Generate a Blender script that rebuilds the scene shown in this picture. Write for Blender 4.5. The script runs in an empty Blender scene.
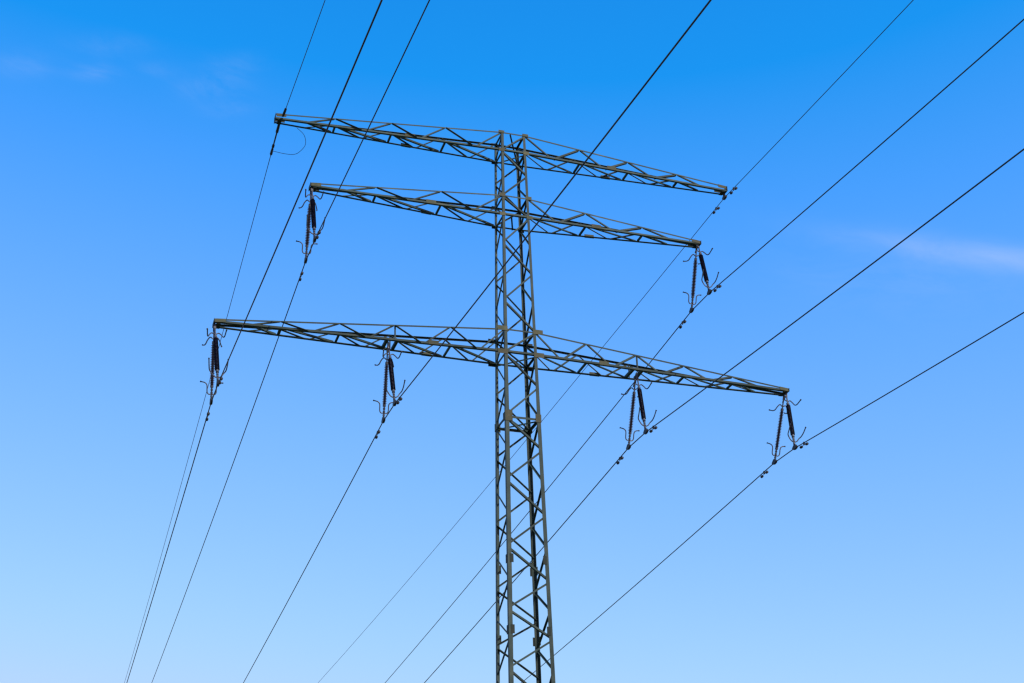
import bpy, bmesh, math, random
from mathutils import Vector, Matrix

S = bpy.context.scene
C = S.collection
random.seed(7)
R = math.radians

# ------------------------------------------------------------------ camera
cam = bpy.data.cameras.new('camera')
cam_o = bpy.data.objects.new('camera', cam)
C.objects.link(cam_o)
F_PX, PX, PY = 1407.01, -54.61, 157.19
yaw, pitch, roll = 0.2883, 0.3601, -0.0121
fw = Vector((math.sin(yaw) * math.cos(pitch), math.cos(yaw) * math.cos(pitch), math.sin(pitch)))
rt = Vector((math.cos(yaw), -math.sin(yaw), 0))
up = rt.cross(fw)
r2 = rt * math.cos(roll) + up * math.sin(roll)
u2 = up * math.cos(roll) - rt * math.sin(roll)
m = Matrix((r2, u2, -fw)).transposed().to_4x4()
m.translation = Vector((-16.7513, -47.9945, 1.6))
cam_o.matrix_world = m
cam.sensor_width = 36.0
cam.lens = 36.0 * F_PX / 1024.0
cam.shift_x = -PX / 1024.0
cam.shift_y = PY / 1024.0
cam.clip_start = 0.1
cam.clip_end = 20000
S.camera = cam_o

# ------------------------------------------------------------------ sky, sun, exposure
SUN_AZ, SUN_EL = 158.0, 38.0          # clockwise from +Y (the line's direction)
world = bpy.data.worlds.new('World')
S.world = world
world.use_nodes = True
nt = world.node_tree
nt.nodes.clear()


def N(tree, t, **kw):
    n = tree.nodes.new(t)
    for k, v in kw.items():
        setattr(n, k, v)
    return n


def math_node(tree, op, a, b=None, c=None, clamp=False):
    n = tree.nodes.new('ShaderNodeMath')
    n.operation = op
    n.use_clamp = clamp
    for i, v in enumerate((a, b, c)):
        if v is None:
            continue
        if isinstance(v, (int, float)):
            n.inputs[i].default_value = v
        else:
            tree.links.new(v, n.inputs[i])
    return n.outputs[0]


sky = N(nt, 'ShaderNodeTexSky', sky_type='NISHITA', sun_disc=False)
sky.sun_elevation = R(SUN_EL)
sky.sun_rotation = R(SUN_AZ)
sky.altitude = 300
sky.air_density = 1.0
sky.dust_density = 0.6
sky.ozone_density = 2.0
# the picture's deep, saturated blue: contrast raised per channel
spl = N(nt, 'ShaderNodeSeparateColor')
nt.links.new(sky.outputs[0], spl.inputs[0])
def chan(sock, off, power, gain, black, floor):
    v = math_node(nt, 'MAXIMUM', math_node(nt, 'MULTIPLY_ADD', sock, 0.1, -off), 0.001)
    return math_node(nt, 'MAXIMUM', math_node(nt, 'MULTIPLY_ADD', math_node(nt, 'POWER', v, power), gain * 5.43, -black * 5.43), floor)


g_ = chan(spl.outputs[1], 0.08, 0.44, 1.36, 0.085, 0.5)
sm = nt.nodes.new('ShaderNodeMath'); sm.operation = 'SMOOTH_MIN'
nt.links.new(g_, sm.inputs[0]); sm.inputs[1].default_value = 3.75; sm.inputs[2].default_value = 0.5
g_ = sm.outputs[0]
r_ = chan(spl.outputs[0], 0.074, 0.62, 1.52, 0.062, 0.06)
b_ = math_node(nt, 'MINIMUM', math_node(nt, 'MULTIPLY', spl.outputs[2], 1.93), 5.6)
hsv = N(nt, 'ShaderNodeCombineColor')
nt.links.new(r_, hsv.inputs[0]); nt.links.new(g_, hsv.inputs[1]); nt.links.new(b_, hsv.inputs[2])
# thin cirrus: wisps by direction (azimuth / elevation)
tc = N(nt, 'ShaderNodeTexCoord')
sep = N(nt, 'ShaderNodeSeparateXYZ')
nt.links.new(tc.outputs['Generated'], sep.inputs[0])
el = math_node(nt, 'ARCSINE', sep.outputs[2])
az = math_node(nt, 'ARCTAN2', sep.outputs[0], sep.outputs[1])
comb = N(nt, 'ShaderNodeCombineXYZ')
tilt = math_node(nt, 'MULTIPLY_ADD', az, 0.16, el)       # streaks sink a little to the right
nt.links.new(math_node(nt, 'MULTIPLY', az, 13.0), comb.inputs[0])
nt.links.new(math_node(nt, 'MULTIPLY', tilt, 40.0), comb.inputs[1])
cn = N(nt, 'ShaderNodeTexNoise')
cn.inputs['Scale'].default_value = 1.0
cn.inputs['Detail'].default_value = 6.0
cn.inputs['Roughness'].default_value = 0.66
cn.inputs['Distortion'].default_value = 0.6
nt.links.new(comb.outputs[0], cn.inputs['Vector'])


def blob(az0, el0, waz, wel, sl):
    """soft elongated patch around a direction (degrees)"""
    da = math_node(nt, 'SUBTRACT', az, R(az0))
    de = math_node(nt, 'SUBTRACT', el, R(el0))
    de = math_node(nt, 'MULTIPLY_ADD', da, sl, de)
    a2 = math_node(nt, 'POWER', math_node(nt, 'ABSOLUTE', math_node(nt, 'DIVIDE', da, R(waz))), 2.0)
    e2 = math_node(nt, 'POWER', math_node(nt, 'ABSOLUTE', math_node(nt, 'DIVIDE', de, R(wel))), 2.0)
    s = math_node(nt, 'ADD', a2, e2)
    return math_node(nt, 'EXPONENT', math_node(nt, 'MULTIPLY', s, -1.0))


streak = blob(40.2, 28.0, 5.0, 0.50, 0.30)
veil = blob(36.5, 28.0, 5.5, 1.5, 0.22)
wisps = None
for a0_, e0_, wa_, we_, k_ in (
        (-3.66, 36.21, 1.30, 0.45, 0.80),
        (-0.53, 36.43, 1.00, 0.28, 1.20),
        (0.13, 37.50, 1.80, 0.40, 0.60),
        (2.20, 36.84, 0.90, 0.30, 0.60),
        (4.91, 36.48, 1.50, 0.45, 0.90),
        (5.94, 37.39, 1.40, 0.40, 0.70),
        (5.91, 35.78, 1.30, 0.35, 0.60)):
    w_ = math_node(nt, 'MULTIPLY', blob(a0_, e0_, wa_, we_, -0.1), k_)
    wisps = w_ if wisps is None else math_node(nt, 'ADD', wisps, w_)
nz = math_node(nt, 'MULTIPLY_ADD', cn.outputs[0], 2.6, -0.95, clamp=True)
nz2 = math_node(nt, 'MULTIPLY_ADD', cn.outputs[0], 3.6, -1.62, clamp=True)
nz3 = math_node(nt, 'MULTIPLY_ADD', cn.outputs[0], 1.2, 0.25, clamp=True)
cl = math_node(nt, 'MULTIPLY', math_node(nt, 'MULTIPLY', streak, nz3), 0.20)
cl = math_node(nt, 'MULTIPLY_ADD', math_node(nt, 'MULTIPLY', veil, nz), 0.07, cl)
cl = math_node(nt, 'MULTIPLY_ADD', math_node(nt, 'MULTIPLY', wisps, nz), 0.11, cl, clamp=True)
mix = N(nt, 'ShaderNodeMix', data_type='RGBA')
nt.links.new(cl, mix.inputs[0])
nt.links.new(hsv.outputs[0], mix.inputs[6])
mix.inputs[7].default_value = (4.4, 4.6, 5.6, 1)
bg = N(nt, 'ShaderNodeBackground')
bg.inputs['Strength'].default_value = 0.13
nt.links.new(mix.outputs[2], bg.inputs['Color'])
wo = N(nt, 'ShaderNodeOutputWorld')
nt.links.new(bg.outputs[0], wo.inputs['Surface'])

sun = bpy.data.lights.new('sun', 'SUN')
sun.energy = 2.2
sun.angle = R(0.5)
sun.color = (1.0, 0.95, 0.87)
sun_o = bpy.data.objects.new('sun', sun)
C.objects.link(sun_o)
to_sun = Vector((math.sin(R(SUN_AZ)) * math.cos(R(SUN_EL)), math.cos(R(SUN_AZ)) * math.cos(R(SUN_EL)), math.sin(R(SUN_EL))))
sun_o.rotation_euler = to_sun.to_track_quat('Z', 'Y').to_euler()
sun_o.location = to_sun * 200

S.view_settings.view_transform = 'Standard'
S.view_settings.look = 'None'
S.view_settings.exposure = 0.5
S.view_settings.gamma = 1.0
S.view_settings.use_curve_mapping = False
S.render.engine = 'CYCLES'
S.cycles.filter_width = 1.35

# ------------------------------------------------------------------ materials


def new_mat(name):
    mt = bpy.data.materials.new(name)
    mt.use_nodes = True
    t = mt.node_tree
    b = t.nodes['Principled BSDF']
    return mt, t, b


def mottled(name, cols, scale, rough, metal=0.0, bump=0.0, detail=5.0, pos=(0.3, 0.55, 0.7, 0.85), vary=0.0, spec=0.5):
    """two/three colours laid out by object-space noise"""
    mt, t, b = new_mat(name)
    tcn = N(t, 'ShaderNodeTexCoord')
    n = N(t, 'ShaderNodeTexNoise')
    n.inputs['Scale'].default_value = scale
    n.inputs['Detail'].default_value = detail
    n.inputs['Roughness'].default_value = 0.6
    t.links.new(tcn.outputs['Object'], n.inputs['Vector'])
    rp = N(t, 'ShaderNodeValToRGB')
    while len(rp.color_ramp.elements) < len(cols):
        rp.color_ramp.elements.new(0.5)
    for e, c, p in zip(rp.color_ramp.elements, cols, pos):
        e.position = p
        e.color = (*c, 1)
    t.links.new(n.outputs[0], rp.inputs[0])
    if vary:
        oi = N(t, 'ShaderNodeObjectInfo')
        hs = N(t, 'ShaderNodeHueSaturation')
        t.links.new(math_node(t, 'MULTIPLY_ADD', oi.outputs['Random'], 2 * vary, 1 - vary), hs.inputs['Value'])
        t.links.new(math_node(t, 'MULTIPLY_ADD', oi.outputs['Random'], 0.03, 0.485), hs.inputs['Hue'])
        t.links.new(rp.outputs[0], hs.inputs['Color'])
        t.links.new(hs.outputs[0], b.inputs['Base Color'])
    else:
        t.links.new(rp.outputs[0], b.inputs['Base Color'])
    b.inputs['Specular IOR Level'].default_value = spec
    b.inputs['Roughness'].default_value = rough
    b.inputs['Metallic'].default_value = metal
    if bump:
        n2 = N(t, 'ShaderNodeTexNoise')
        n2.inputs['Scale'].default_value = scale * 9
        t.links.new(tcn.outputs['Object'], n2.inputs['Vector'])
        bp = N(t, 'ShaderNodeBump')
        bp.inputs['Strength'].default_value = bump
        bp.inputs['Distance'].default_value = 0.01
        t.links.new(n2.outputs[0], bp.inputs['Height'])
        t.links.new(bp.outputs[0], b.inputs['Normal'])
    return mt


M_STEEL = mottled('weathered_green_steel', [(0.022, 0.042, 0.035), (0.040, 0.064, 0.052), (0.072, 0.088, 0.063), (0.100, 0.078, 0.046)], 1.6, 0.6, 0.0, 0.25, vary=0.35, spec=0.2)
M_STEEL_D = mottled('dark_shaded_green_steel', [(0.010, 0.018, 0.013), (0.018, 0.027, 0.018), (0.032, 0.034, 0.02)], 1.7, 0.6, 0.0, 0.25, vary=0.25, spec=0.2)  # dark splice steel; also shade put into the colour of far and end plates
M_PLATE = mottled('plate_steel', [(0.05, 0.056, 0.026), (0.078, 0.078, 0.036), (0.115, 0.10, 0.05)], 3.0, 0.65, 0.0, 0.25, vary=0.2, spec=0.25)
M_GALV = mottled('galvanised_fittings', [(0.045, 0.045, 0.052), (0.075, 0.076, 0.085), (0.12, 0.12, 0.13)], 9.0, 0.45, 0.35, 0.1)
M_HORN = mottled('dark_horn_rods', [(0.045, 0.05, 0.06), (0.08, 0.085, 0.10), (0.11, 0.11, 0.12)], 7.0, 0.5, 0.2)
M_CLAMP = mottled('dark_clamp_metal', [(0.010, 0.010, 0.012), (0.018, 0.018, 0.02), (0.03, 0.03, 0.032)], 12.0, 0.6, 0.1)
M_PORC = mottled('brown_glazed_porcelain', [(0.011, 0.007, 0.019), (0.018, 0.012, 0.028), (0.03, 0.021, 0.038)], 6.0, 0.32)
M_WIRE = mottled('weathered_aluminium_wire', [(0.02, 0.021, 0.022), (0.035, 0.036, 0.037), (0.06, 0.06, 0.06)], 0.7, 0.5, 0.0, spec=0.2)
M_CONC = mottled('footing_concrete', [(0.24, 0.23, 0.21), (0.33, 0.32, 0.30), (0.40, 0.39, 0.36)], 2.5, 0.9, 0.0, 0.5)


def ground_mat():
    mt, t, b = new_mat('meadow_ground')
    tcn = N(t, 'ShaderNodeTexCoord')
    n1 = N(t, 'ShaderNodeTexNoise'); n1.inputs['Scale'].default_value = 0.03; n1.inputs['Detail'].default_value = 8
    n2 = N(t, 'ShaderNodeTexNoise'); n2.inputs['Scale'].default_value = 2.2; n2.inputs['Detail'].default_value = 8
    t.links.new(tcn.outputs['Object'], n1.inputs['Vector'])
    t.links.new(tcn.outputs['Object'], n2.inputs['Vector'])
    s = math_node(t, 'MULTIPLY_ADD', n2.outputs[0], 0.5, math_node(t, 'MULTIPLY', n1.outputs[0], 0.6))
    rp = N(t, 'ShaderNodeValToRGB')
    rp.color_ramp.elements[0].position = 0.35
    rp.color_ramp.elements[0].color = (0.035, 0.06, 0.018, 1)
    rp.color_ramp.elements[1].position = 0.75
    rp.color_ramp.elements[1].color = (0.11, 0.115, 0.04, 1)
    t.links.new(s, rp.inputs[0])
    t.links.new(rp.outputs[0], b.inputs['Base Color'])
    b.inputs['Roughness'].default_value = 0.95
    bp = N(t, 'ShaderNodeBump'); bp.inputs['Strength'].default_value = 0.6
    t.links.new(n2.outputs[0], bp.inputs['Height'])
    t.links.new(bp.outputs[0], b.inputs['Normal'])
    return mt


M_GROUND = ground_mat()

# ------------------------------------------------------------------ mesh helpers


def link(name, bm, mat, parent=None, loc=None):
    bmesh.ops.recalc_face_normals(bm, faces=bm.faces[:])
    me = bpy.data.meshes.new(name)
    bm.to_mesh(me)
    bm.free()
    me.materials.append(mat)
    o = bpy.data.objects.new(name, me)
    C.objects.link(o)
    if parent:
        o.parent = parent
    if loc is not None:
        o.location = loc
    return o


def thing(name, label, cat, loc=(0, 0, 0), group=None):
    o = bpy.data.objects.new(name, None)
    C.objects.link(o)
    o.location = loc
    o.empty_display_size = 0.2
    return tag(o, label, cat, group)


def tag(o, label, cat, group=None):
    o['label'] = label
    o['category'] = cat
    if group:
        o['group'] = group
    return o


def structure(o):
    o['kind'] = 'structure'
    return o


def angle_bar(bm, p, q, u, v, w, t=0.012, w2=None):
    """L-shaped steel angle from p to q: flanges of width w along u and w2 along v (u is made square to the bar)"""
    p, q = Vector(p), Vector(q)
    d = (q - p).normalized()
    u = Vector(u); u = (u - d * u.dot(d)).normalized()
    v = Vector(v); v = v - d * v.dot(d); v = (v - u * v.dot(u)).normalized()
    w2 = w2 or w
    prof = ((0, 0), (w, 0), (w, t), (t, t), (t, w2), (0, w2))
    ra = [bm.verts.new(p + u * a + v * b) for a, b in prof]
    rb = [bm.verts.new(q + u * a + v * b) for a, b in prof]
    n = len(prof)
    for i in range(n):
        bm.faces.new((ra[i], ra[(i + 1) % n], rb[(i + 1) % n], rb[i]))
    bm.faces.new(ra[::-1])
    bm.faces.new(rb)


def box(bm, c, ax, ay, az_, sx, sy, sz):
    """oriented box, full sizes"""
    c = Vector(c)
    ax, ay, az_ = Vector(ax).normalized(), Vector(ay).normalized(), Vector(az_).normalized()
    vs = {}
    for i in (-1, 1):
        for j in (-1, 1):
            for k in (-1, 1):
                vs[i, j, k] = bm.verts.new(c + ax * (i * sx / 2) + ay * (j * sy / 2) + az_ * (k * sz / 2))
    for f in (((-1, -1, -1), (-1, 1, -1), (1, 1, -1), (1, -1, -1)), ((-1, -1, 1), (1, -1, 1), (1, 1, 1), (-1, 1, 1)),
              ((-1, -1, -1), (1, -1, -1), (1, -1, 1), (-1, -1, 1)), ((-1, 1, -1), (-1, 1, 1), (1, 1, 1), (1, 1, -1)),
              ((-1, -1, -1), (-1, -1, 1), (-1, 1, 1), (-1, 1, -1)), ((1, -1, -1), (1, 1, -1), (1, 1, 1), (1, -1, 1))):
        bm.faces.new([vs[k] for k in f])


def frame_of(d):
    d = d.normalized()
    a = Vector((0, 0, 1)) if abs(d.z) < 0.9 else Vector((1, 0, 0))
    x = d.cross(a).normalized()
    return x, d.cross(x).normalized()


def tube(bm, pts, r, seg=8, cap=True):
    """tube through points; r a number or one per point"""
    pts = [Vector(p) for p in pts]
    rs = r if isinstance(r, (list, tuple)) else [r] * len(pts)
    rings = []
    x = None
    for i, p in enumerate(pts):
        d = pts[min(i + 1, len(pts) - 1)] - pts[max(i - 1, 0)]
        d.normalize()
        if x is None:
            x, y = frame_of(d)
        else:
            x = (x - d * x.dot(d)).normalized()
            y = d.cross(x)
        rings.append([bm.verts.new(p + x * (rs[i] * math.cos(2 * math.pi * k / seg)) + y * (rs[i] * math.sin(2 * math.pi * k / seg))) for k in range(seg)])
    for a, b in zip(rings, rings[1:]):
        for k in range(seg):
            bm.faces.new((a[k], a[(k + 1) % seg], b[(k + 1) % seg], b[k]))
    if cap:
        bm.faces.new(rings[0][::-1])
        bm.faces.new(rings[-1])


def smooth(pts, n=6):
    """Catmull-Rom through points"""
    P = [Vector(p) for p in pts]
    P = [P[0] * 2 - P[1]] + P + [P[-1] * 2 - P[-2]]
    out = []
    for i in range(1, len(P) - 2):
        for k in range(n):
            t = k / n
            a, b, c, d = P[i - 1], P[i], P[i + 1], P[i + 2]
            out.append(0.5 * ((2 * b) + (c - a) * t + (2 * a - 5 * b + 4 * c - d) * t * t + (3 * b - a - 3 * c + d) * t ** 3))
    out.append(P[-2])
    return out


def shade_smooth(o):
    for f in o.data.polygons:
        f.use_smooth = True
    return o


# ------------------------------------------------------------------ ground (below the picture)
bm = bmesh.new()
G = 60
ext = [-4000, -1500, -600] + [-300 + 600 * i / 44 for i in range(45)] + [600, 1500, 4000]
grid = {}
for i, gx in enumerate(ext):
    for j, gy in enumerate(ext):
        near = max(abs(gx), abs(gy))
        z = 0.0 if near < 60 else 0.35 * math.sin(gx * 0.021) * math.cos(gy * 0.017) * min(1, (near - 60) / 80)
        grid[i, j] = bm.verts.new((gx, gy, z))
for i in range(len(ext) - 1):
    for j in range(len(ext) - 1):
        bm.faces.new((grid[i, j], grid[i + 1, j], grid[i + 1, j + 1], grid[i, j + 1]))
structure(shade_smooth(link('ground', bm, M_GROUND)))

# ------------------------------------------------------------------ pylon geometry
Z = dict(A1t=37.0217, A1b=36.1215, A2t=33.8955, A2b=32.9705, A3t=27.6457, A3b=26.6138, D=23.8509)
W0, WK, WK2 = 0.4848, 0.01343, 0.01462


def hw(z):
    if z >= Z['D']:
        return W0 + WK * (Z['A1t'] - z)
    return W0 + WK * (Z['A1t'] - Z['D']) + WK2 * (Z['D'] - z) + 0.00022 * max(0, 13 - z) ** 2


LV = [Z['A1t'], Z['A1b'], (Z['A1b'] + Z['A2t']) / 2, Z['A2t'], Z['A2b']]
LV += [Z['A2b'] + (Z['A3t'] - Z['A2b']) * k / 4 for k in (1, 2, 3)]
LV += [Z['A3t'], Z['A3b'], (Z['A3b'] + Z['D']) / 2, Z['D'],
       22.534, 21.183, 19.825, 18.494, 17.195, 16.035, 14.958, 13.772, 12.3, 10.7, 8.9, 6.9, 4.7, 0.35]

py_ = thing('lattice_pylon', 'tall grey-green lattice steel pylon with three crossarms carrying all the lines', 'pylon')
py_o = py_


def corner(c, z):
    w = hw(z)
    wx = w + (0.045 if z > 30 else 0.052 if z > 24.5 else 0.06)      # heel of the angle; w is its middle
    return Vector((-wx if c[1] == 'L' else wx, -w if c[0] == 'N' else w, z))


# legs: steel angles with the heel outwards
for c in ('NL', 'NR', 'FL', 'FR'):
    sx = 1 if c[1] == 'L' else -1
    sy = 1 if c[0] == 'N' else -1
    bm = bmesh.new()
    zs = [37.05, 32.0, 26.0, 23.85, 18.0, 13.0, 9.0, 5.0, 0.12]
    rings = []
    for z in zs:
        w = 0.105 if z > 30 else 0.125 if z > 24.5 else 0.150
        t = 0.016
        p = corner(c, z)
        rings.append([bm.verts.new(p + Vector((sx * a, sy * b, 0))) for a, b in ((0, 0), (w, 0), (w, t), (t, t), (t, w), (0, w))])
    for a, b in zip(rings, rings[1:]):
        for i in range(6):
            bm.faces.new((a[i], a[(i + 1) % 6], b[(i + 1) % 6], b[i]))
    bm.faces.new(rings[0]); bm.faces.new(rings[-1][::-1])
    leg = link('leg', bm, M_STEEL, py_)
    # splice plates on the leg
    for z in (18.0, 15.25, 9.6):
        p = corner(c, z)
        bm = bmesh.new()
        box(bm, p + Vector((sx * 0.15, -sy * 0.008, 0)), (1, 0, 0), (0, 1, 0), (0, 0, 1), 0.14, 0.013, 0.34)
        box(bm, p + Vector((-sx * 0.008, sy * 0.15, 0)), (1, 0, 0), (0, 1, 0), (0, 0, 1), 0.013, 0.14, 0.34)
        link('splice_plate', bm, M_STEEL_D, leg)
    # step bolts up one leg
    if c == 'FR':
        pass
    bm = bmesh.new()
    p = corner(c, 0.12)
    tube(bm, [p + Vector((sx * .05, sy * .05, -0.6)), p + Vector((sx * .05, sy * .05, 0.1)), p + Vector((sx * .05, sy * .05, 0.2))], [0.42, 0.42, 0.34], 20)
    link('footing', bm, M_CONC, py_)

# zigzag diagonals on the four faces
FACES = {'front': ('NL', 'NR', (0, 1, 0)), 'back': ('FL', 'FR', (0, -1, 0)),
         'left': ('FL', 'NL', (1, 0, 0)), 'right': ('NR', 'FR', (-1, 0, 0))}
for i in range(len(LV) - 1):
    za, zb = LV[i], LV[i + 1]
    for fname, (ca, cb, inn) in FACES.items():
        even = i % 2 == 0
        first = {'front': cb if even else ca, 'back': ca if even else cb, 'left': cb if even else ca, 'right': cb if even else ca}[fname]
        second = ca if first == cb else cb
        gap = 0.015 if za > 30 else 0.02 if za > 24 else 0.03
        p = corner(first, za - gap)
        q = corner(second, zb + gap)
        inn = Vector(inn)
        d = (q - p).normalized()
        side = inn.cross(d).normalized()
        if side.z < 0:
            side = -side
        p = p + inn * 0.018 + d * 0.07
        q = q + inn * 0.018 - d * 0.07
        w = 0.06 if za > 30 else 0.065 if za > 24 else 0.07
        if fname == 'back' and i % 2 == 0:
            w *= 1.2
        bm = bmesh.new()
        # which edge carries the inward flange alternates with the slope, as on the real steelwork
        falls_right = (q - p).x > 0 if fname in ('front', 'back') else (q - p).y < 0
        low = falls_right or fname == 'front'
        s = side if low else -side
        base = -s * (w / 2)
        angle_bar(bm, p + base, q + base, s, inn, w, 0.010, w * (1.5 if low and fname in ('front', 'back') else 1.0))
        link('diagonal_brace', bm, M_STEEL, py_)


# horizontal frames
def strut(p, q, u, v, w, parent, name='horizontal_strut', mat=None):
    bm = bmesh.new()
    angle_bar(bm, p, q, u, v, w, 0.010)
    return link(name, bm, mat or M_STEEL, parent)


def frame(z, sides='NFLR', diags=(), w=0.075):
    nl, nr, fl, fr = (corner(k, z) for k in ('NL', 'NR', 'FL', 'FR'))
    e = 0.02
    pairs = {'N': (nl, nr, (0, 1, 0)), 'F': (fl, fr, (0, -1, 0)), 'L': (nl, fl, (1, 0, 0)), 'R': (nr, fr, (-1, 0, 0))}
    for s in sides:
        p, q, inn = pairs[s]
        inn = Vector(inn)
        d = (q - p).normalized()
        strut(p + inn * e + d * 0.03, q + inn * e - d * 0.03, inn, (0, 0, -1), w, py_)
    c4 = dict(NL=nl, NR=nr, FL=fl, FR=fr)
    for k, (a, b) in enumerate(diags):
        p, q = c4[a], c4[b]
        d = (q - p).normalized()
        dz = Vector((0, 0, -0.035 - 0.02 * k))
        strut(p + d * 0.1 + dz, q - d * 0.1 + dz, Vector((0, 0, 1)).cross(d), (0, 0, -1), 0.06, py_, 'plan_brace')


frame(Z['A1t'], 'LR')
frame(Z['A1b'], 'LR', (('FL', 'NR'),))
frame(Z['A2t'], 'LR')
frame(Z['A2b'], 'LR')
frame(Z['A3t'], 'LR')
frame(Z['A3b'], 'LR', (('FL', 'NR'), ('NL', 'FR')))
frame(Z['D'], 'NFLR', (('NL', 'FR'), ('FL', 'NR')), 0.09)
# middle struts across the tower head (front chord to back chord)
for z, xa, xb, zb in ((Z['A1t'] - 0.05, -0.16, 0.42, Z['A1b'] + 0.05), (Z['A2b'] - 0.05, -0.22, 0.15, Z['A2b'] - 0.05)):
    w = hw(z)
    bm = bmesh.new()
    angle_bar(bm, (xa, -w + 0.05, z), (xb, w - 0.05, zb), (1, 0, 0), (0, 0, -1), 0.065, 0.01)
    link('plan_brace', bm, M_STEEL, py_)
for z in (8.9,):
    frame(z, 'NFLR', (('NL', 'FR'), ('FL', 'NR')), 0.09)

# gusset plates at the waist frame
z = Z['D']
for c in ('NL', 'NR', 'FL', 'FR'):
    sx = 1 if c[1] == 'L' else -1
    sy = 1 if c[0] == 'N' else -1
    p = corner(c, z)
    bm = bmesh.new()
    h, wd = (0.44, 0.30) if c == 'NL' else (0.34, 0.24)
    box(bm, p + Vector((sx * (wd / 2 - 0.02), -sy * 0.010, 0.0)), (1, 0, 0), (0, 1, 0), (0, 0, 1), wd, 0.012, h)
    box(bm, p + Vector((-sx * 0.010, sy * 0.14, 0.0)), (1, 0, 0), (0, 1, 0), (0, 0, 1), 0.012, 0.28, h * 0.8)
    link('gusset_plate', bm, M_PLATE, py_)
for zt in ('A1t', 'A1b', 'A2t', 'A2b', 'A3t', 'A3b'):
    z = Z[zt]
    big = zt in ('A3t', 'A3b')
    for c in ('NL', 'NR', 'FL', 'FR'):
        sx = 1 if c[1] == 'R' else -1        # plate reaches outwards along the chord
        sy = 1 if c[0] == 'N' else -1
        p = corner(c, z)
        bm = bmesh.new()
        wd = 0.42 if big else 0.26
        box(bm, p + Vector((sx * (wd / 2 - 0.13), -sy * 0.011, 0.01)), (1, 0, 0), (0, 1, 0), (0, 0, 1), wd, 0.012, 0.20 if big else 0.12 if zt == 'A1t' else 0.16)
        link('gusset_plate', bm, M_PLATE if c[0] == 'N' else M_STEEL_D, py_)  # far-side plates darker: their shade is put into the colour

# ------------------------------------------------------------------ crossarms
ARM = {
    '1': dict(L=9.96, tz=0.097, th=0.118, td=0.174, nL=[2.959, 5.258, 7.602], nR=[3.018, 5.273, 7.622], splice=4.48, cw=0.085,
              label='uppermost crossarm carrying the two thin earth wires'),
    '2': dict(L=8.46, tz=0.277, th=0.075, td=0.180, nL=[3.173, 5.875], nR=[3.147, 5.774], splice=3.6, cw=0.090,
              label='middle and shortest crossarm with one conductor at each end'),
    '3': dict(L=11.97, tz=0.023, th=0.065, td=0.244, nL=[2.864, 5.115, 7.279, 9.546], nR=[2.849, 5.049, 7.195, 9.438], splice=3.57, cw=0.100,
              label='lowest and longest crossarm with four conductors'),
}


def chord(a, side, X, face, tb):
    A = ARM[a]
    z0 = Z['A%s%s' % (a, tb)]
    w = hw(z0)
    t = (X - w) / (A['L'] - w)
    zt = Z['A%sb' % a] + A['tz'] + (A['th'] if tb == 't' else -A['th'])
    sy = -1 if face == 'N' else 1
    return Vector((side * X, sy * (w + (A['td'] - w) * t), z0 + (zt - z0) * t))


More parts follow.
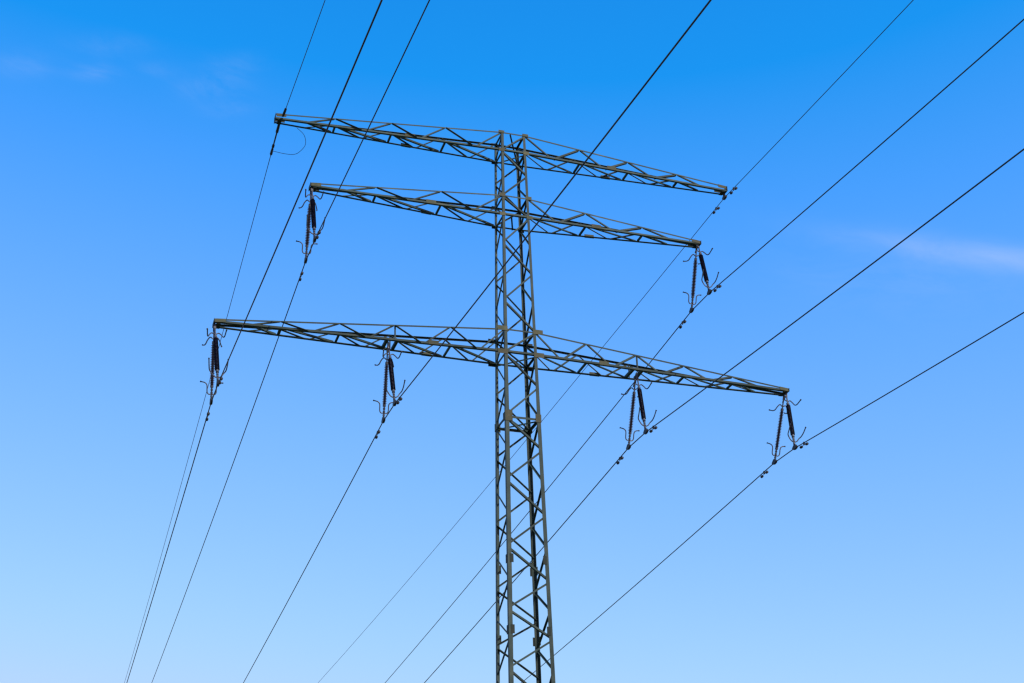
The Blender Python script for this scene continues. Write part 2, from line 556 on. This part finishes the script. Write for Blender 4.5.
for a, A in ARM.items():
    cw = A['cw']
    # the eight chords (four per side, running on through the tower body)
    bm = bmesh.new()
    for face in 'NF':
        sy = -1 if face == 'N' else 1
        for tb in 'tb':
            dv = Vector((0, 0, -1)) if tb == 't' else Vector((0, 0, 1))
            z0 = Z['A%s%s' % (a, tb)]
            w = hw(z0)
            cwx = cw * (0.78 if tb == 't' else 1.0)
            pts = [chord(a, -1, A['L'] + 0.06, face, tb), chord(a, -1, w, face, tb), chord(a, 1, w, face, tb), chord(a, 1, A['L'] + 0.06, face, tb)]
            out = Vector((0, sy * 0.004, 0))
            for p, q in zip(pts, pts[1:]):
                # heel on the outer edge, one flange upright (facing out), one flat (pointing in)
                angle_bar(bm, p + out, q + out, dv, (0, -sy, 0), cwx * 0.82, 0.010, cwx * 1.15)
    arm = link('crossarm', bm, M_STEEL, py_)
    arm['label'] = A['label']
    for side in (-1, 1):
        nodes = A['nR'] if side > 0 else A['nL']
        w = hw(Z['A%sb' % a])
        tops = [w] + nodes
        bots = [(x0 + x1) / 2 for x0, x1 in zip(tops, nodes)] + [(nodes[-1] + A['L']) / 2 + 0.1]
        for face in 'NF':
            sy = -1 if face == 'N' else 1
            inn = Vector((0, -sy, 0))
            for k in range(len(bots)):
                segs = [(tops[k], bots[k], 'down')]
                if k + 1 < len(tops):
                    segs.append((tops[k + 1], bots[k], 'up'))
                for xt, xb, kind in segs:
                    p = chord(a, side, xt, face, 't') + Vector((0, 0, -0.02))
                    q = chord(a, side, xb, face, 'b') + Vector((0, 0, 0.02))
                    dx = 0.07 if xb > xt else -0.07
                    p.x += side * dx * 0.5
                    q.x -= side * dx
                    d = (q - p).normalized()
                    s = inn.cross(d).normalized()
                    if s.z < 0:
                        s = -s
                    thick = (xb < xt)               # the strut falling towards the tower is the heavier one
                    wd = 0.075 if thick else 0.055
                    v = inn
                    off = inn * 0.016
                    if thick and side < 0 and face == 'N':
                        v = -inn                    # flange turned outwards, seen from below
                        off = inn * 0.026
                    bm = bmesh.new()
                    angle_bar(bm, p + off - s * wd / 2, q + off - s * wd / 2, s, v, wd, 0.009, wd * (1.5 if thick else 1.0))
                    link('lattice_brace', bm, M_STEEL, arm)
            if a == '3':
                p = chord(a, side, nodes[1], face, 't'); q = chord(a, side, nodes[1], face, 'b')
                bm = bmesh.new()
                angle_bar(bm, p + inn * 0.03, q + inn * 0.03, (1, 0, 0), inn, 0.055, 0.009)
                link('lattice_brace', bm, M_STEEL, arm)
        # struts and diagonals of the bottom plane
        for k, xn in enumerate(nodes):
            xs = [xn - 0.13, xn + 0.27] if (a == '3' and k == 1) else [xn]
            for xx in xs:
                p = chord(a, side, xx, 'N', 'b') + Vector((0, 0.03, 0.015))
                q = chord(a, side, xx, 'F', 'b') + Vector((0, -0.03, 0.015))
                bm = bmesh.new()
                wd = 0.11 if (a == '3' and k == 1) else 0.075
                angle_bar(bm, p - Vector((wd / 2, 0, 0)), q - Vector((wd / 2, 0, 0)), (1, 0, 0), (0, 0, 1), wd, 0.010)
                link('cross_strut', bm, M_STEEL, arm)
        seq = tops + [(nodes[-1] + A['L']) / 2 + 0.1]
        for x0, x1 in zip(seq, seq[1:]):
            xn_, xf_ = (x0, x1) if side > 0 else (x1, x0)
            p = chord(a, side, xn_ + (0.08 if side > 0 else -0.08), 'N', 'b') + Vector((0, 0.03, 0.03))
            q = chord(a, side, xf_ + (-0.08 if side > 0 else 0.08), 'F', 'b') + Vector((0, -0.03, 0.03))
            wd = 0.055 if side > 0 else 0.075
            d = (q - p).normalized()
            bm = bmesh.new()
            angle_bar(bm, p, q, Vector((0, 0, 1)).cross(d), (0, 0, 1), wd, 0.009)
            link('bottom_brace', bm, M_STEEL, arm)
        # splice plates on the near and far bottom chords
        for face in 'NF':
            sy = -1 if face == 'N' else 1
            c0 = chord(a, side, A['splice'] - 0.17, face, 'b')
            c1 = chord(a, side, A['splice'] + 0.17, face, 'b')
            bm = bmesh.new()
            box(bm, (c0 + c1) / 2 + Vector((0, sy * 0.012, 0.075)), c1 - c0, (0, 1, 0), (0, 0, 1), 0.42, 0.010, 0.17)
            link('splice_plate', bm, M_PLATE, arm)
        # tip: gusset on both faces and an end plate across
        for face in 'NF':
            sy = -1 if face == 'N' else 1
            c0 = chord(a, side, A['L'] - 0.36, face, 't'); c1 = chord(a, side, A['L'] + 0.05, face, 't')
            cb0 = chord(a, side, A['L'] - 0.36, face, 'b'); cb1 = chord(a, side, A['L'] + 0.05, face, 'b')
            mid = (c0 + c1 + cb0 + cb1) / 4
            bm = bmesh.new()
            hp = min(2 * A['th'] + 0.01, 0.14)
            box(bm, (c0 + c1) / 2 + Vector((0, sy * 0.014, 0.005 - hp / 2)), c1 - c0, (0, 1, 0), (0, 0, 1), 0.40, 0.012, hp)
            link('tip_plate', bm, M_PLATE if face == 'N' else M_STEEL_D, arm)  # far face takes the darker steel, shade painted in
        zt = Z['A%sb' % a] + A['tz']
        bm = bmesh.new()
        box(bm, (side * (A['L'] + 0.075), 0, zt), (1, 0, 0), (0, 1, 0), (0, 0, 1), 0.014, 2 * A['td'] + 0.08, 2 * A['th'] + 0.02)
        box(bm, (side * (A['L'] - 0.10), 0, zt - A['th'] - 0.030), (1, 0, 0), (0, 1, 0), (0, 0, 1), 0.16, 2 * A['td'] - 0.03, 0.014)
        link('end_plate', bm, M_STEEL_D, arm)  # dark colour stands in for shade on the arm ends

# ------------------------------------------------------------------ insulator strings
SL = 3.0


def string_parts(root, kind):
    """one string along local -Z; local +Y points along the line away from the tower"""
    # shackles between arm and cap
    bm = bmesh.new()
    tube(bm, [(0, 0, 0.10), (0, 0, -0.12)], 0.030, 8)
    box(bm, (0, 0, -0.20), (1, 0, 0), (0, 1, 0), (0, 0, 1), 0.085, 0.03, 0.20)
    tube(bm, [(-0.05, 0, -0.15), (0.05, 0, -0.15)], 0.022, 8)
    tube(bm, [(0, 0, -0.28), (0, 0, -0.66), (0, 0, -0.67), (0, 0, -0.78)], [0.028, 0.028, 0.062, 0.066], 12)
    link('cap_fitting', bm, M_GALV, root)
    # ribbed porcelain rod (lathe)
    bm = bmesh.new()
    prof = [(0.045, -0.76)]
    z0, z1, n = -0.80, -2.33, 23
    for k in range(n):
        zz = z0 + (z1 - z0) * (k + 0.5) / n
        st = abs(z1 - z0) / n
        prof += [(0.052, zz + st * 0.20), (0.094, zz - st * 0.02), (0.095, zz - st * 0.12), (0.054, zz - st * 0.16)]
    prof += [(0.05, -2.37)]
    seg = 18
    rings = [[bm.verts.new((r * math.cos(2 * math.pi * k / seg), r * math.sin(2 * math.pi * k / seg), zz)) for k in range(seg)] for r, zz in prof]
    for ra, rb in zip(rings, rings[1:]):
        for k in range(seg):
            bm.faces.new((ra[k], ra[(k + 1) % seg], rb[(k + 1) % seg], rb[k]))
    bm.faces.new(rings[0]); bm.faces.new(rings[-1][::-1])
    link('ribbed_rod', bm, M_PORC, root)
    # lower end fitting
    bm = bmesh.new()
    tube(bm, [(0, 0, -2.35), (0, 0, -2.44), (0, 0, -2.45), (0, 0, -2.92)], [0.064, 0.062, 0.026, 0.026], 12)
    for zz in (-2.52, -2.64, -2.78):
        tube(bm, [(0, 0, zz + 0.04), (0, 0, zz - 0.04)], 0.046, 10)
    link('end_fitting', bm, M_GALV, root)
    # arcing horns at the cap: sideways, then out along the line
    for s in (-1, 1):
        bm = bmesh.new()
        pts = smooth([(s * 0.03, 0, -0.58), (s * 0.13, 0.0, -0.52), (s * 0.22, 0.02, -0.62), (s * 0.28, 0.07, -0.76), (s * 0.32, 0.18, -0.80), (s * 0.35, 0.42, -0.76)], 5)
        tube(bm, pts, 0.023, 8)
        tube(bm, [pts[-1], pts[-1] + Vector((s * 0.012, 0.055, 0.02))], 0.03, 8)
        link('arcing_horn', bm, M_HORN, root)
    for s in (-1, 1):
        bm = bmesh.new()
        if kind == 'front':
            pts = smooth([(s * 0.03, 0, -2.70), (s * 0.14, 0.02, -2.64), (s * 0.22, 0.04, -2.52), (s * 0.30, 0.12, -2.44), (s * 0.33, 0.28, -2.36), (s * 0.35, 0.46, -2.22)], 5)
        else:
            pts = smooth([(s * 0.03, 0, -2.70), (s * 0.12, 0.0, -2.69), (s * 0.17, 0.0, -2.60), (s * 0.18, 0.02, -2.36), (s * 0.26, 0.04, -2.26), (s * 0.40, 0.10, -2.22)], 5)
        tube(bm, pts, 0.023, 8)
        tube(bm, [pts[-1], pts[-1] * 2 - pts[-2]], 0.03, 8)
        link('arcing_horn', bm, M_HORN, root)
    # boat-shaped suspension clamp (level, so turned back by the string's lean)
    bm = bmesh.new()
    sa = math.atan2(0.83, 2.885)
    ca, sn = math.cos(sa), math.sin(sa)

    def lv(x, y, z_):
        return Vector((x, y * ca + z_ * sn, -SL - y * sn + z_ * ca))
    prof = [(-0.17, 0.03), (-0.14, -0.04), (0.0, -0.07), (0.14, -0.04), (0.17, 0.03), (0.04, 0.15), (-0.04, 0.15)]
    fa = [bm.verts.new(lv(-0.045, y, z_)) for y, z_ in prof]
    fb = [bm.verts.new(lv(0.045, y, z_)) for y, z_ in prof]
    for i in range(len(prof)):
        bm.faces.new((fa[i], fa[(i + 1) % len(prof)], fb[(i + 1) % len(prof)], fb[i]))
    bm.faces.new(fa[::-1]); bm.faces.new(fb)
    link('suspension_clamp', bm, M_CLAMP, root)


CL = {'o-': ((-11.84, -0.84, 23.734), (-11.882, 0.822, 23.734), (-12.0, 0, 26.637)),
      'i-': ((-5.187, -0.816, 23.73), (-5.229, 0.846, 23.73), (-5.26, 0, 26.598)),
      'i+': ((5.087, -0.814, 23.697), (5.045, 0.848, 23.697), (5.20, 0, 26.598)),
      'o+': ((11.776, -0.695, 23.774), (11.734, 0.967, 23.774), (12.0, 0, 26.637)),
      'm-': ((-8.413, -0.793, 30.347), (-8.455, 0.868, 30.347), (-8.456, 0, 33.247)),
      'm+': ((8.403, -0.833, 30.438), (8.361, 0.828, 30.438), (8.456, 0, 33.247))}
WHERE = {'o-': 'the far left end of the lowest crossarm', 'i-': 'the left half of the lowest crossarm',
         'i+': 'the right half of the lowest crossarm', 'o+': 'the far right end of the lowest crossarm',
         'm-': 'the left end of the middle crossarm', 'm+': 'the right end of the middle crossarm'}
protos = {}
G_STR = 'insulator strings hanging in pairs from the crossarms'


def copy_thing(src, name):
    o = src.copy()
    C.objects.link(o)
    for ch in list(src.children):
        c2 = ch.copy()
        C.objects.link(c2)
        c2.parent = o
    return o


for p, (cf, cb, at) in CL.items():
    for kind, cl_ in (('front', cf), ('back', cb)):
        look = 'thicker front' if kind == 'front' else 'slimmer rear'
        label = '%s insulator string of the pair under %s' % (look, WHERE[p])
        if kind not in protos:
            o = thing('insulator_string', label, 'insulator', (0, 0, 0), G_STR)
            string_parts(o, kind)
            protos[kind] = o
        else:
            o = copy_thing(protos[kind], 'insulator_string')
            o['label'] = label
        sg = -1 if kind == 'front' else 1
        top = Vector(at) + Vector((0, sg * 0.07, -0.05))
        clv = Vector(cl_)
        zax = (top - clv).normalized()
        top = clv + zax * SL
        yax = Vector((0, sg, 0)); yax = (yax - zax * yax.dot(zax)).normalized()
        xax = yax.cross(zax)
        mm = Matrix((xax, yax, zax)).transposed().to_4x4()
        mm.translation = top
        o.matrix_world = mm

# ------------------------------------------------------------------ wires
# start, slope, curvature, drift of every span (front towards the viewer, back away)
SP = {
    'm-': ((-8.413, -0.793, 30.347), (-0.10181, 3.007e-4, 0.01429), (-8.455, 0.868, 30.347), (-0.08996, 2.933e-4, -0.01713)),
    'm+': ((8.403, -0.833, 30.438), (-0.09633, 2.975e-4, 0.00392), (8.361, 0.828, 30.438), (-0.08949, 2.923e-4, -0.00908)),
    'o-': ((-11.84, -0.84, 23.734), (-0.10358, 3.020e-4, 0.01586), (-11.882, 0.822, 23.734), (-0.08278, 2.986e-4, -0.01344)),
    'o+': ((11.776, -0.695, 23.774), (-0.08538, 3.007e-4, 0.00122), (11.734, 0.967, 23.774), (-0.06963, 2.930e-4, -0.00532)),
    'i-': ((-5.187, -0.816, 23.73), (-0.10557, 3.033e-4, 0.00466), (-5.229, 0.846, 23.73), (-0.08585, 2.939e-4, -0.01204)),
    'i+': ((5.087, -0.814, 23.697), (-0.09393, 3.046e-4, 0.00037), (5.045, 0.848, 23.697), (-0.09410, 2.923e-4, -0.00771)),
    'e+': ((9.98, 0.0, 35.869), (-0.06441, 2.993e-4, 0.00454), (9.98, 0.0, 35.869), (-0.06926, 2.558e-4, -0.03406)),
    'e-': ((-9.719, -0.40, 36.289), (-0.12180, 2.998e-4, 0.00969), (-9.83, 0.22, 36.12), (-0.07031, 3.096e-4, -0.00275)),
}


def span_pt(p, fb, t):
    st, (s, c, a) = (SP[p][0], SP[p][1]) if fb == 'f' else (SP[p][2], SP[p][3])
    sg = -1 if fb == 'f' else 1
    return Vector((st[0] + a * t, st[1] + sg * t, st[2] + s * t + c * t * t))


TS = [0, 0.3, 0.6, 1, 1.5, 2, 3, 4, 6, 8, 10, 12, 15, 18, 21, 24, 28, 32, 36, 40, 46, 52, 60, 70, 82, 95, 110, 130, 150, 175, 200, 225, 250]


def wire_pts(p, fb):
    return [span_pt(p, fb, t) for t in TS if fb == 'b' or t <= 250]


WL = {'o-': 'outer left conductor of the lowest crossarm, nearest the thin earth wire lower left',
      'i-': 'inner left conductor of the lowest crossarm, passing in front of the mast head',
      'i+': 'inner right conductor of the lowest crossarm, running behind the mast foot',
      'o+': 'outer right conductor at the far right end of the lowest crossarm',
      'm-': 'conductor under the left end of the middle crossarm',
      'm+': 'conductor under the right end of the middle crossarm'}
for p in ('o-', 'i-', 'i+', 'o+', 'm-', 'm+'):
    pts = wire_pts(p, 'f')[::-1] + wire_pts(p, 'b')
    bm = bmesh.new()
    tube(bm, pts, 0.0215, 8)
    o = shade_smooth(link('power_line', bm, M_WIRE))
    tag(o, 'thick dark ' + WL[p], 'power line', 'conductors strung along the pylon')
bm = bmesh.new()
tube(bm, wire_pts('e+', 'f')[::-1][:-1] + wire_pts('e+', 'b'), 0.0145, 8)
tag(shade_smooth(link('earth_wire', bm, M_WIRE)), 'thin earth wire clamped under the right end of the topmost crossarm', 'wire', 'thin earth wires')
bm = bmesh.new()
tube(bm, wire_pts('e-', 'f'), 0.0145, 8)
ew = shade_smooth(link('earth_wire', bm, M_WIRE))
tag(ew, 'thin earth wire rising from the left end of the topmost crossarm towards the viewer', 'wire', 'thin earth wires')
bm = bmesh.new()
a0 = span_pt('e-', 'f', 0)
tube(bm, [span_pt('e-', 'f', 0.34), span_pt('e-', 'f', 0.28), span_pt('e-', 'f', 0.05), a0 + Vector((-0.02, 0.1, -0.05)), Vector((-9.75, -0.20, 36.22))], [0.025, 0.05, 0.055, 0.05, 0.035], 10)
link('dead_end_clamp', bm, M_CLAMP, ew)
bm = bmesh.new()
tube(bm, wire_pts('e-', 'b'), 0.0145, 8)
ew2 = shade_smooth(link('earth_wire', bm, M_WIRE))
tag(ew2, 'thin earth wire falling away behind the left end of the topmost crossarm', 'wire', 'thin earth wires')
bm = bmesh.new()
tube(bm, [span_pt('e-', 'b', t) for t in (0.0, 0.05, 0.5, 0.55, 1.3, 1.35, 1.5, 1.55, 1.62, 1.95, 2.05)],
     [0.03, 0.055, 0.06, 0.032, 0.03, 0.055, 0.055, 0.03, 0.05, 0.058, 0.02], 10)
link('dead_end_clamp', bm, M_CLAMP, ew2)
# right earth-wire suspension clamp
t_ = thing('earth_wire_clamp', 'small dark clamp holding the thin wire under the right tip of the topmost crossarm', 'clamp', (9.98, 0, 36.06))
bm = bmesh.new()
box(bm, (0, 0, -0.02), (1, 0, 0), (0, 1, 0), (0, 0, 1), 0.05, 0.07, 0.22)
link('hanger', bm, M_CLAMP, t_)
bm = bmesh.new()
prof = [(-0.15, 0.03), (-0.13, -0.05), (0.0, -0.08), (0.13, -0.05), (0.15, 0.03), (0.05, 0.10), (-0.05, 0.10)]
fa = [bm.verts.new((-0.05, y, z_ - 0.19)) for y, z_ in prof]
fb = [bm.verts.new((0.05, y, z_ - 0.19)) for y, z_ in prof]
for i in range(len(prof)):
    bm.faces.new((fa[i], fa[(i + 1) % len(prof)], fb[(i + 1) % len(prof)], fb[i]))
bm.faces.new(fa[::-1]); bm.faces.new(fb)
link('clamp_body', bm, M_CLAMP, t_)
# jumper loop at the left tip
bm = bmesh.new()
J = [tuple(span_pt('e-', 'b', 1.75)), (-9.769, 1.329, 35.552), (-9.403, 1.157, 35.403), (-9.036, 0.986, 35.332), (-8.80, 0.814, 35.445),
     (-8.651, 0.643, 35.673), (-8.753, 0.471, 35.975), (-9.091, 0.27, 36.13)]
tube(bm, smooth(J, 7), 0.010, 8)
tag(shade_smooth(link('jumper_cable', bm, M_WIRE)), 'thin cable looping from the left tip of the topmost crossarm to its earth wire', 'cable')

# ------------------------------------------------------------------ vibration dampers


def damper_parts(root, scale=1.0):
    k = scale
    bm = bmesh.new()
    box(bm, (0, 0, -0.03 * k), (1, 0, 0), (0, 1, 0), (0, 0, 1), 0.05 * k, 0.06 * k, 0.14 * k)
    tube(bm, [(-0.04 * k, 0, -0.02 * k), (0.055 * k, 0, -0.02 * k)], 0.016 * k, 8)
    link('damper_clamp', bm, M_CLAMP, root)
    bm = bmesh.new()
    tube(bm, smooth([(0, -0.25 * k, -0.12 * k), (0, -0.12 * k, -0.10 * k), (0, 0, -0.09 * k), (0, 0.12 * k, -0.10 * k), (0, 0.25 * k, -0.12 * k)], 3), 0.009 * k, 8)
    link('messenger_cable', bm, M_CLAMP, root)
    for s in (-1, 1):
        bm = bmesh.new()
        tube(bm, [(0, s * y * k, -0.115 * k) for y in (0.145, 0.16, 0.20, 0.27, 0.285)], [0.03 * k, 0.05 * k, 0.058 * k, 0.056 * k, 0.025 * k], 12)
        link('damper_weight', bm, M_CLAMP, root)


G_D = 'vibration dampers on the wires'
first = None
places = [(p, fb) for p in ('o-', 'i-', 'i+', 'o+', 'm-', 'm+') for fb in 'fb']
for p, fb in places:
    label = 'damper on conductor %s insulators under %s' % ('in front of' if fb == 'f' else 'beyond', WHERE[p])
    if first is None:
        o = first = thing('vibration_damper', label, 'damper', (0, 0, 0), G_D)
        damper_parts(o, 1.0)
    else:
        o = copy_thing(first, 'vibration_damper')
        o['label'] = label
    t = 0.72 if fb == 'f' else 0.93
    o.location = span_pt(p, fb, t)
    o.rotation_euler = (math.atan(SP[p][1 if fb == 'f' else 3][0]) * (-1 if fb == 'f' else 1), 0, 0)
for fb, t, label in (('f', 0.85, 'small damper on the earth wire in front of the right tip of the topmost crossarm'),
                     ('b', 0.80, 'small damper on the thin earth wire just beyond the right tip of the topmost crossarm')):
    o = copy_thing(first, 'vibration_damper')
    o['label'] = label
    o.location = span_pt('e+', fb, t)
